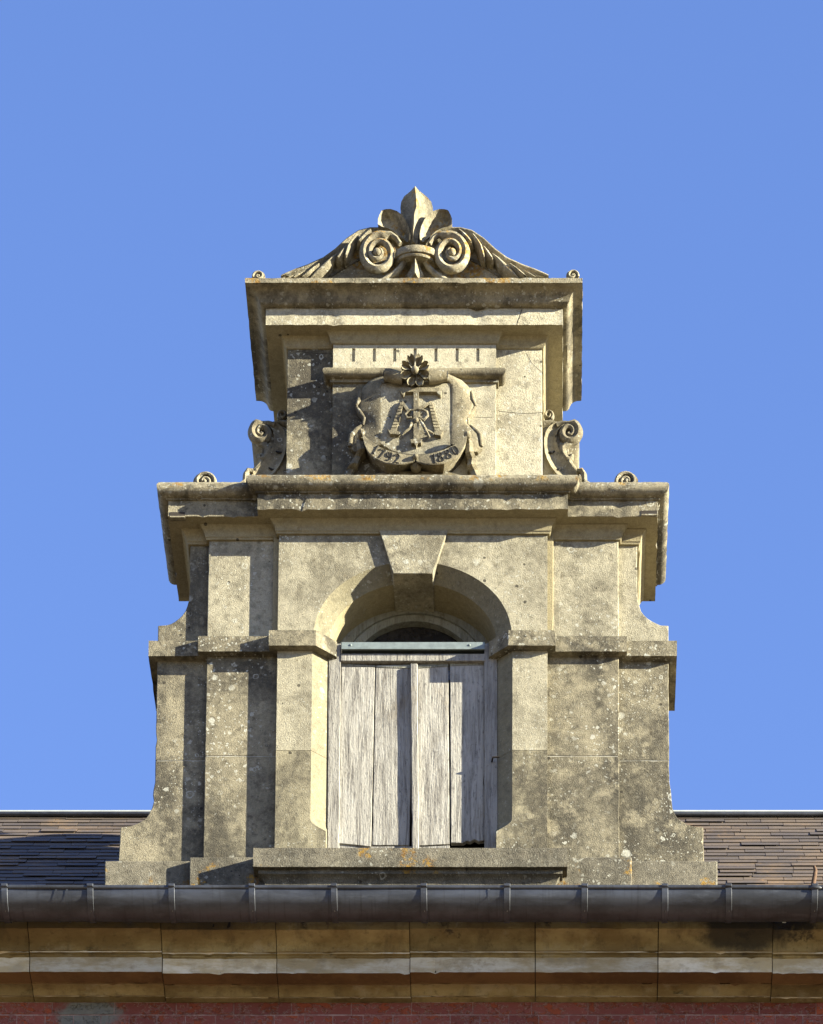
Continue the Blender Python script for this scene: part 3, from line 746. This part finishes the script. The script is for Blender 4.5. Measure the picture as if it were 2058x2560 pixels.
# ================================================================== consoles flanking the attic
K6 = Zm((1340, 1000), 6.6654)
XM = at(1040, 1100, .0)[0]
for sg in (1, -1):
    f = (lambda p: p) if sg > 0 else (lambda p: (2*.003-p[0], p[1]))
    yk = .064
    P = lambda x, z, y=yk: f(K6(x, z, y))
    m = MB()
    body = [(110, 1330), (110, 440), (200, 400), (350, 350), (460, 348), (560, 368), (640, 405), (695, 460), (722, 520), (726, 600), (700, 660), (640, 700), (540, 760), (560, 900), (620, 1050), (700, 1180), (790, 1230), (815, 1330)]
    m.prism([P(x, z) for x, z in body], yk+.014, .25, 'carve', .0008, .001, .02)
    CON = m.build('scroll_console', None, DORM, 40, .003)
    m = MB()                        # hollow C-shaped strap with raised edges and two black strips painting notch shade
    Le = [(330, 372), (220, 450), (165, 540), (140, 640), (136, 760), (152, 880), (190, 990), (250, 1110), (330, 1220), (430, 1330)]
    Re = [(480, 400), (410, 450), (360, 520), (340, 600), (345, 700), (375, 810), (430, 920), (510, 1030), (600, 1130), (720, 1240)]
    m.petal([P(x, z) for x, z in Le], [P(x, z) for x, z in Re], yk-.004, yk+.012, yk+.06, 'carve')
    for (xa, za, xb, zb_) in ((215, 850, 310, 830), (330, 1145, 425, 1105)):
        p0, p1 = P(xa, za), P(xb, zb_); pm_ = P((xa+xb)/2, (za+zb_)/2+16)
        m.tube([(p0[0], yk+.008, p0[1]), (pm_[0], yk+.006, pm_[1]), (p1[0], yk+.008, p1[1])], [.003, .005, .003], 'numeral_recess_black', 6)
    m.build('strap', None, CON, 40)
    m = MB()                        # volute
    pts = []; rd = []
    for x, z, r_ in ((340, 400, 40), (440, 375, 42), (540, 385, 44)): pts.append((x, z)); rd.append(r_)
    n = 44
    for i in range(n+1):
        t = i/n; a_ = R(62-560*t); r_ = 140*(1-t)**.9+30
        pts.append((555+r_*math.cos(a_), 535-r_*math.sin(a_))); rd.append(44*(1-t)+20)
    m.tube([(P(x, z)[0], yk+.012-.012*i/len(pts), P(x, z)[1]) for i, (x, z) in enumerate(pts)], [r_/6.6654/600*1.3 for r_ in rd], 'carve', 8, 1.2)
    c = P(550, 545); m.ball((c[0], yk+.004, c[1]), .009, 'carve')
    # leaf curling out of the hollow
    for q, wd in (([(640, 690), (520, 715), (445, 780), (450, 880), (510, 960), (590, 960), (600, 890), (555, 880)], [28, 44, 46, 46, 44, 34, 24, 14]),
                  ([(560, 985), (560, 1040), (620, 1110), (690, 1170)], [34, 42, 40, 24])):
        m.tube([(P(x, z)[0], yk+.012, P(x, z)[1]) for x, z in q], [1.5*w_/6.6654/600 for w_ in wd], 'carve', 8, 1.0)
    m.build('volute', None, CON, 45)
    m = MB()                        # small curl on top and the foot
    pts = []
    for i in range(30):
        t = i/29; a_ = R(-60+430*t); r_ = 78*(1-.62*t); pts.append((210+r_*math.cos(a_), 215-r_*math.sin(a_)))
    pts = [(120, 330), (200, 325), (280, 305)]+pts
    m.tube([(P(x, z)[0], yk+.02, P(x, z)[1]) for x, z in pts], [.007]*len(pts), 'carve', 8, 2.2)
    m.build('curl', None, CON, 45)
    m = MB()
    m.petal([P(125, 320), P(230, 325), P(370, 345)], [P(125, 420), P(230, 385), P(370, 352)], yk+.005, yk-.004, .12, 'carve')
    m.build('leaf', None, CON, 45)
    m = MB()
    m.tube([(P(x, z)[0], yk-.01, P(x, z)[1]) for x, z in ((680, 1215), (760, 1215), (805, 1290), (810, 1400))], [.008, .011, .012, .012], 'lip', 8, 1.6)
    m.build('foot', None, CON, 45)
    m = MB()                        # rampant foot lying on the shoulder
    q = [P(800, 1300, .03), P(900, 1365, .03), P(1040, 1410, .03), P(1040, 1500, .03), P(800, 1500, .03)]
    m.prism(q, .03, .2, 'lip', .001, .002, .02); m.build('ramp', None, CON, 40, .003)

# ================================================================== cartouche
K4 = Zm((820, 870), 4.1262)
yS = -.038
XS = K4(905, 600, yS)[0]
fl4 = lambda p: (2*XS-p[0], p[1])
m = MB()
sh = [(540, 362), (1266, 362), (1268, 1000), (1150, 1066), (1030, 1092), (905, 1104), (780, 1092), (660, 1060), (540, 985)]
m.prism([K4(x, z, yS) for x, z in sh], yS, yTA+.01, 'ashlar', .0008, .001, .03)
CAR = m.build('cartouche', None, DORM, bevel=.002)
for sg in (0, 1):
    f = (lambda p: p) if sg == 0 else fl4
    m = MB()
    Le = [(600, 240), (520, 285), (440, 330), (370, 395), (335, 460), (325, 520), (296, 570), (286, 620), (310, 680), (352, 720), (358, 780), (300, 830), (235, 880), (222, 960), (215, 1040), (260, 1075)]
    Re = [(620, 340), (560, 362), (543, 400), (543, 450), (543, 500), (543, 560), (543, 610), (543, 660), (543, 710), (543, 760), (543, 810), (543, 860), (543, 910), (543, 960), (540, 990), (500, 1010)]
    rows = []
    for i, (a_, b_) in enumerate(zip(Le, Re)):
        row = []
        for t, y in ((0, -.012), (.07, -.022), (.2, -.026), (.42, -.031), (.7, -.037), (.92, -.042), (1, -.042)) if sg == 0 else ((0, -.016), (.07, -.030), (.2, -.040), (.42, -.043), (.7, -.042), (.92, -.041), (1, -.038)):
            x = a_[0]+(b_[0]-a_[0])*t; z = a_[1]+(b_[1]-a_[1])*t
            p = f(K4(x, z, y)); row.append((p[0], y, p[1]))
        pa, pb = f(K4(*a_, yTA)), f(K4(*b_, yTA))
        row += [(pb[0], yTA+.01, row[-1][2]), (row[0][0], yTA+.01, row[0][2])]
        rows.append(row)
    m.loft(rows, 'carve')
    # rolled rims on the outer edge
    for q, wd in (([(335, 440), (318, 530), (290, 590)], [10, 26, 14]), ([(292, 600), (330, 660), (372, 720), (362, 790)], [16, 26, 22, 12]), ([(345, 790), (290, 840), (235, 900), (225, 1010)], [12, 26, 30, 20])):
        m.tube([(f(K4(x, z, -.03))[0], -.026, f(K4(x, z, -.03))[1]) for x, z in q], [w_/4.126/600 for w_ in wd], 'carve', 8)
    m.build('scrolled_edge', None, CAR, 50)
    m = MB()                        # rolled parchment top
    q = [(585, 268), (640, 275), (700, 292), (775, 310)]
    P = [f(K4(x, z, -.065)) for x, z in q]
    m.tube([(p[0], -.060, p[1]) for p in P], [.025, .027, .027, .024], 'carve', 12)
    e_ = f(K4(580, 270, -.065)); 
    m.ball((e_[0], -.064, e_[1]), .014, 'numeral_recess_black', (.35, 1, 1))  # black disc paints the shade inside the roll's open end
    m.build('rolled_end', None, CAR, 45)
    m = MB()                        # pendant ribbon
    if sg == 0: q = [(345, 885, 30), (322, 950, 34), (345, 1040, 40), (300, 1120, 40), (262, 1190, 42), (225, 1250, 42), (190, 1310, 44)]
    else: q = [(1440, 905, 32), (1460, 980, 34), (1462, 1070, 44), (1488, 1140, 44), (1480, 1200, 44), (1510, 1260, 44), (1535, 1320, 44)]
    ys = [-.07, -.055, -.062, -.04, -.05, -.03, -.034]
    rows = []
    for (x, z, wd), y in zip(q, ys):
        a_, b_ = K4(x-wd, z+wd*.2, y), K4(x+wd, z-wd*.2, y)
        rows.append([(a_[0], y+.004, a_[1]), ((a_[0]+b_[0])/2, y-.004, (a_[1]+b_[1])/2), (b_[0], y+.004, b_[1]), (b_[0], .01, b_[1]), (a_[0], .01, a_[1])])
    m.loft(rows, 'carve'); b_ = K4(q[0][0], q[0][1], -.07); m.ball((b_[0], -.075, b_[1]), .016, 'carve')
    m.build('pendant_ribbon', None, CAR, 25)
    m = MB()                        # date band, boat-shaped and leaning outwards
    Tp = [(352, 880), (420, 945), (500, 1003), (600, 1050), (720, 1084), (800, 1098), (890, 1106)]
    Bt = [(375, 985), (415, 1065), (480, 1130), (590, 1180), (700, 1192), (790, 1190), (880, 1165)]
    Bb = [(395, 1030), (440, 1110), (510, 1185), (610, 1262), (720, 1245), (810, 1210), (885, 1175)]
    rows = []
    for a_, b_, c_ in zip(Tp, Bt, Bb):
        pa, pb, pc = f(K4(*a_, -.084)), f(K4(*b_, -.086)), f(K4(*c_, -.05))
        rows.append([(pa[0], -.084, pa[1]), (pb[0], -.086, pb[1]), (pb[0], -.083, pb[1]-.004), (pc[0], -.03, pc[1]), (pc[0], .01, pc[1]), (pa[0], .01, pa[1])])
    m.loft(rows, 'carve'); m.build('date_band', None, CAR, 30)
m = MB(); c = K4(905, 1122, -.09); m.ball((c[0], -.09, c[1]), .0125, 'carve'); c = K4(905, 1195, -.07); m.ball((c[0], -.05, c[1]), .022, 'carve', (1.1, 1.2, .9))
m.build('knot', None, CAR)
m = MB(); m.prism([K4(x, z, -.03) for x, z in ((250, 1330), (560, 1282), (905, 1262), (1250, 1280), (1470, 1330))], -.03, .01, 'carve', .001, .002, .03)
m.build('base_ledge', None, CAR, bevel=.003)
# monogram
m = MB(); yM = -.056
def gl(pts, y=yM, yb=yS+.004): m.prism([K4(x, z, y) for x, z in pts], y, yb, 'carve')
gl([(748, 405), (1150, 405), (1172, 440), (1165, 490), (1135, 470), (1115, 450), (800, 450), (780, 490), (758, 470), (742, 440)])
gl([(882, 450), (938, 450), (938, 940), (972, 935), (962, 985), (935, 975), (910, 1012), (885, 978), (858, 985), (848, 938), (882, 940)])
for i in range(9):                  # ribbed legs
    t0, t1 = i/9, (i+.8)/9
    lx = lambda t: 745-105*t; rx = lambda t: 778-73*t; zz = lambda t: 560+300*t
    gl([(lx(t0), zz(t0)), (rx(t0), zz(t0)), (rx(t1), zz(t1)), (lx(t1), zz(t1))], -.0505)
    lx = lambda t: 1038+62*t; rx = lambda t: 1078+88*t
    gl([(lx(t0), zz(t0)), (rx(t0), zz(t0)), (rx(t1), zz(t1)), (lx(t1), zz(t1))], -.0505)
gl([(740, 560), (765, 538), (785, 560), (705, 860), (640, 860)], -.048); gl([(1035, 560), (1060, 545), (1080, 560), (1168, 860), (1100, 860)], -.048)
gl([(612, 830), (640, 850), (705, 850), (752, 868), (730, 892), (640, 884)]); gl([(1090, 862), (1168, 840), (1192, 850), (1165, 905), (1100, 890)])
gl([(765, 540), (790, 565), (880, 690), (862, 715), (765, 585)], -.050); gl([(1060, 545), (1050, 580), (940, 640), (938, 605)], -.050)
m.build('monogram', None, CAR, 30, .001)
m = MB()
def rib(q, wd, y=-.057): m.tube([(K4(x, z, y)[0], y, K4(x, z, y)[1]) for x, z in q], [.72*w_/4.126/600 for w_ in wd], 'carve', 8, .8)
rib([(875, 640), (920, 628), (985, 640), (1020, 660), (1030, 700), (990, 745), (945, 715)], [14, 18, 20, 22, 20, 20, 14], -.057)
rib([(868, 715), (820, 725), (795, 685), (840, 640), (880, 640)], [14, 22, 20, 18, 12], -.057)
rib([(870, 735), (858, 790), (840, 830), (800, 860), (765, 900)], [16, 24, 20, 22, 10]); rib([(945, 735), (985, 800), (1010, 850), (1050, 925)], [16, 26, 26, 14]); rib([(1010, 840), (1060, 870), (1090, 885)], [16, 22, 12])
c = K4(910, 715, -.075); m.ball((c[0], -.058, c[1]), .011, 'carve')
m.build('bow', None, CAR, 50)
# rosette: cupped petals round a boss, tipped towards the street
m = MB(); cx, cz = K4(900, 230, -.085)
tl = R(28)
def tilt(x, y, z): return (cx+x, -.082+y*math.cos(tl)-z*math.sin(tl), cz+z*math.cos(tl)+y*math.sin(tl))
for i in range(8):
    a_ = R(22.5+45*i); rows = []
    for t, wd in ((.25, .35), (.45, .75), (.7, 1.0), (.9, .85), (1.0, .4)):
        r_ = .062*t; row = []
        for s_ in (-1, -.5, 0, .5, 1):
            th = a_+s_*wd*R(21); y = -.018*(t**2)*(.5+abs(s_)*.9)+.006*(1-abs(s_))
            rr_ = r_*(1-.05*abs(s_)) if t < 1 else r_*(1-.10*(s_ == 0))
            row.append(tilt(rr_*math.cos(th), y, rr_*math.sin(th)))
        for s_ in (1, 0, -1):
            th = a_+s_*wd*R(21); row.append(tilt(r_*math.cos(th), .02, r_*math.sin(th)))
        rows.append(row)
    m.loft(rows, 'carve')
m.ball(tilt(0, -.012, 0), .0165, 'carve'); m.tube([(cx, -.07, cz), (cx, .01, cz)], .03, 'carve', 10)
m.build('rosette', None, CAR, 50)
# dates
GL = {'1': [[(.15, .78), (.5, 1), (.5, 0)], [(.2, 0), (.8, 0)]], '7': [[(.05, .8), (.1, 1), (.95, 1), (.45, 0)]],
      '9': [[(.9, .62), (.72, .45), (.38, .42), (.1, .58), (.1, .85), (.45, 1), (.82, .9), (.93, .62), (.82, .25), (.5, 0), (.12, .08)]],
      '2': [[(.1, .75), (.25, .98), (.65, 1), (.88, .78), (.75, .5), (.15, .02), (.5, .08), (.95, .04)]],
      '8': [[(.5, .53), (.18, .7), (.22, .93), (.5, 1), (.8, .93), (.82, .7), (.5, .53), (.1, .32), (.12, .08), (.5, 0), (.88, .08), (.9, .32), (.5, .53)]],
      '0': [[(.5, 0), (.12, .2), (.08, .5), (.12, .8), (.5, 1), (.88, .8), (.92, .5), (.88, .2), (.5, 0)]]}
def digit(m, ch, x, z, ang, h, wd, y):
    c_, s_ = math.cos(R(ang)), math.sin(R(ang))
    for st in GL[ch]:
        P = []
        for a_, b_ in st:
            dx, dz = (a_-.5)*wd, -(b_-.5)*h
            p = K4(x+dx*c_-dz*s_, z+dx*s_+dz*c_, y); P.append((p[0], y, p[1]))
        rd = []
        for i in range(len(P)):
            q0, q1 = P[max(0, i-1)], P[min(len(P)-1, i+1)]
            vert = abs(q1[2]-q0[2])/(math.hypot(q1[0]-q0[0], q1[2]-q0[2])+1e-9); rd.append(.0011+.0020*vert)
        m.tube(P, rd, 'numeral_recess_black', 6, .8)
for txt, pos in (('1792', [(492, 1046, 32), (552, 1086, 24), (630, 1118, 16), (712, 1138, 8)]), ('1880', [(1098, 1138, -8), (1162, 1124, -14), (1238, 1096, -22), (1314, 1054, -30)])):
    m = MB()
    for ch, (x, z, a_) in zip(txt, pos): digit(m, ch, x, z, a_, 94, 60 if ch != '1' else 40, -.0868)
    m.build('date', None, CAR, 40)

# ================================================================== building below: wall, eaves cornice, roof
BLD = thing('brick_building', 'red painted brick building with stained stone eaves cornice and brown slate roof', 'building', (0, .3, 0))
XE = 7.0
zbr = zat(2503, .0)                # top of brickwork
m = MB(); m.box(-XE, XE, .006, .45, 0, zbr+.02, 'joint')
rh = .0575
for r in range(14):
    z1 = zbr-.004-r*rh; z0 = z1-rh+.0045; per = .242 if r % 2 == 0 else .119; x = -XE+(.03 if r % 2 else .0)+random.random()*.02
    while x < XE-.25:
        wdt = per*(1+random.uniform(-.06, .06)); yj = random.uniform(.002, .005)
        m.box(x+.002, x+wdt-.002, yj, .05, z0+random.uniform(0, .0015), z1-random.uniform(0, .0015), 'brick'); x += wdt
m.build('brick_wall', None, BLD, 30)
yfas = -.17
zfb, zft = zat(2431, yfas), zat(2394.6, yfas)
zcv0, zcv1 = zat(2490, -.045), zat(2461, -.095)
edges = [(-.05, zbr-.002), (.030, zbr-.002), (.030, zat(2491, -.03)), (.040, zat(2490, -.04)), (.046, zat(2486, -.046)), (.058, zat(2476, -.058)), (.078, zat(2466, -.078)), (.096, zat(2461, -.096)), (.098, zfb), (.17, zfb), (.17, zft), (.178, zft+.004), (.178, zft+.008), (.190, zft+.009), (.190, zat(2379, -.19)),
         (.197, zat(2377, -.197)), (.202, zat(2366, -.202)), (.213, zat(2352, -.213)), (.232, zat(2337, -.232)), (.252, zat(2325, -.252)), (.262, zat(2322, -.262)), (.262, zat(2310, -.262)), (.262, 12.23), (-.05, 12.23)]
ecm = ['eaves', 'eaves_pale', 'eaves_pale', 'eaves', 'eaves', 'eaves', 'eaves', 'eaves_brown', 'eaves_brown', 'eaves_pale', 'eaves', 'eaves', 'eaves', 'eaves_pale', 'eaves', 'eaves', 'eaves', 'eaves', 'eaves', 'eaves', 'eaves', 'eaves', 'eaves', 'eaves']
m = MB()
jx = [at(u, 2420, -.17)[0] for u in (74, 405.6, 692, 1025, 1338, 1645, 1931)]
jx = [-6.4, -5.8, -5.2, -4.7, -4.1, -3.55, -3.0, -2.45, -1.95]+jx[1:] if jx[0] < -1.95 else [-5.2, -4.6, -4.0, -3.4, -2.8, -2.2]+jx
jx = [-XE]+jx+[2.05, 2.6, 3.2, 3.8, 4.4, 5.0, 5.6, 6.2, XE]
for a_, b_ in zip(jx[:-1], jx[1:]):
    if b_-a_ < .05: continue
    dz = random.uniform(-.003, .003); dp = random.uniform(-.004, .004)
    m.sweep([(a_+.0014+random.uniform(0, .001), dp), (b_-.0014, dp)], [(p, z+(dz if p > 0 else 0)) for p, z in edges], ecm, .02, .0018, .013)
m.box(-XE, XE, -.02, .3, zbr+.01, 12.12, 'crack_slot_dark')
m.sweep([(-XE, 0), (XE, 0)], [(p-.012, z+.007) if p > 0 else (p, z+.007) for p, z in edges], 'crack_slot_dark', 1.0, 0, 0)
m.build('eaves_cornice', None, BLD, 30)
# slate roof
al = math.atan(1.13); ca, sa = math.cos(al), math.sin(al)
yr0, zr_0 = -.12, 10.5+1.13*(-.02)+1.59-1.59
def roofpt(x, s_, n_): return (x, yr0+s_*ca-n_*sa, zr_0+s_*sa+n_*ca)
# eave height so that the slope shows above the gutter where it does in the view
zr_0 = 12.12
ridge_y = None
sl_ = 1.13
# ridge: where the slope meets the sight line of the ridge (v=2037)
yy = .5
for _ in range(60):
    zz_ = zr_0+(yy-yr0)*sl_
    if zz_ < zat(2043, yy): yy += .03
SL = (yy-yr0)/ca
m = MB()
m.loft([[roofpt(-XE, 0, -.02), roofpt(XE, 0, -.02), roofpt(XE, 0, -.12), roofpt(-XE, 0, -.12)], [roofpt(-XE, SL, -.02), roofpt(XE, SL, -.02), roofpt(XE, SL, -.12), roofpt(-XE, SL, -.12)]], 'crack_slot_dark')
exp_ = .059; nrow = int(SL/exp_)+1
for r in range(nrow):
    s0 = r*exp_; x = -XE+(.08 if r % 2 else 0)+random.uniform(-.01, .01)
    while x < XE:
        wdt = .165*random.uniform(.94, 1.06); th = random.uniform(.0014, .0028); sk = random.uniform(-.003, .003); lift = random.choice((0, 0, 0, 0, .001, .004))
        s1 = min(s0+exp_*2.1, SL+.01); ds = random.uniform(-.004, .004)
        a0, b0 = x+.0012, x+wdt-.0012
        base = [roofpt(a0, s0+ds, lift+.003), roofpt(b0, s0+ds+sk, lift+.003), roofpt(b0, s1, -.0045), roofpt(a0, s1, -.0045)]
        tp = [roofpt(a0, s0+ds, lift+.003+th), roofpt(b0, s0+ds+sk, lift+.003+th), roofpt(b0, s1, -.0045+th), roofpt(a0, s1, -.0045+th)]
        if r < nrow and not (abs(x) < .9 and s0 > .0 and False): m.loft([base, tp], 'slate')
        x += wdt
ROOF = m.build('slate_roof', None, BLD, 25)
m = MB(); rt = roofpt(0, SL, 0)
m.box(-XE, XE, rt[1]-.012, rt[1]+.10, rt[2]-.002, rt[2]+.029, 'ridge'); m.tube([(-XE, rt[1]-.016, rt[2]+.004), (XE, rt[1]-.016, rt[2]+.004)], .012, 'zinc', 8)
m.build('ridge_flashing', None, ROOF, 30, .004)
m = MB(); m.loft([[(-XE, rt[1]+.05, rt[2]), (XE, rt[1]+.05, rt[2]), (XE, rt[1]+.05, rt[2]-.1), (-XE, rt[1]+.05, rt[2]-.1)], [(-XE, rt[1]+4, rt[2]+.25), (XE, rt[1]+4, rt[2]+.25), (XE, rt[1]+4, 0), (-XE, rt[1]+4, 0)]], 'ridge')
m.build('flat_upper_roof', None, ROOF, 30)
for sg in (-1, 1):
    m = MB(); m.box(sg*XE-.05, sg*XE+.05, .0, 5.5, 0, 12.1, 'joint'); m.build('gable_wall', None, BLD)

# ================================================================== gutter
yg, rg = -.355, .0785
zg = zat(2221, yg-rg)
GUT = thing('rain_gutter', 'half-round dark grey zinc gutter on strap brackets running along the stone eaves', 'gutter', (0, yg, zg))
m = MB(); na = 24
def gp(a_, r_): return (yg-r_*math.cos(a_), zg-r_*math.sin(a_))
xs_ = [-XE+i*.1 for i in range(int(2*XE/.1)+1)]
rings = []
for x in xs_:
    wob_ = noise.noise(Vector((x*1.7, 3, 0)))*.0022
    o_ = [gp(math.pi*i/na, rg+wob_+noise.noise(Vector((x*4.1, i*.5, 1)))*.0018) for i in range(na+1)]; i_ = [gp(math.pi*i/na, rg-.002) for i in range(na+1)][::-1]
    rings.append([(x, y, z) for y, z in o_+i_])
m.loft(rings, 'zinc')
m.build('trough', None, GUT, 50)
m = MB(); m.tube([(x, yg-rg+.002+noise.noise(Vector((x*1.7, 3, 0)))*.0016, zg+.005+noise.noise(Vector((x*2.1, 9, 0)))*.0012) for x in xs_], .0095, 'zinc', 10); m.build('rolled_rim', None, GUT, 50)
for u in (10, 224.6, 428, 629, 834.7, 1059.3, 1267.7, 1461.8, 1662.6, 1822, 2037.7):
    x, _ = at(u, 2260, yg-rg); m = MB(); sk = random.uniform(-.004, .004)
    rings = []
    for i in range(-3, na-1):
        a_ = math.pi*i/na if i > 0 else 0
        zo = .005*(-i) if i < 0 else 0
        y, z = gp(a_, rg+.0045); y2, z2 = gp(a_, rg+.0005)
        if i < 0: y -= .007; 
        t = sk*i/na
        rings.append([(x-.0125+t, y, z+zo), (x+.0125+t, y, z+zo), (x+.0125+t, y2, z2+zo), (x-.0125+t, y2, z2+zo)])
    m.loft(rings, 'zinc'); yb_, zb_ = gp(R(62), rg+.005); m.ball((x+sk*.3, yb_, zb_), .0022, 'crack_slot_dark')
    m.build('strap_bracket', None, GUT, 40, .001)
for u in (140, 167, 1222):
    x, _ = at(u, 2260, yg-rg); m = MB()
    m.loft([[(x+dx, *gp(math.pi*i/na, rg+.0022)) for i in range(na+1)] for dx in (-.004, .004)], 'zinc', closed=False); m.build('lap_joint', None, GUT)
# old iron hook standing out of the gutter
m = MB(); P = []
for u, v in ((2033, 2222), (2034, 2207), (2037, 2190), (2039, 2176), (2036, 2166)):
    x, z = at(u, v, -.36); P.append((x, -.36, z))
m.tube(P, [.011, .0095, .009, .008, .006], 'rust', 10); tag(m.build('iron_hook', None, None, 50, 0, (P[0][0], -.36, P[0][2])), 'short rusty iron hook sticking up from the gutter at the right of the slate roof', 'hook')
m = MB(); x, z = at(2038, 2218, -.44); m.ball((x, -.434, z), .017, 'zinc', (1.8, .7, .55)); m.build('solder_patch', None, GUT, 50)
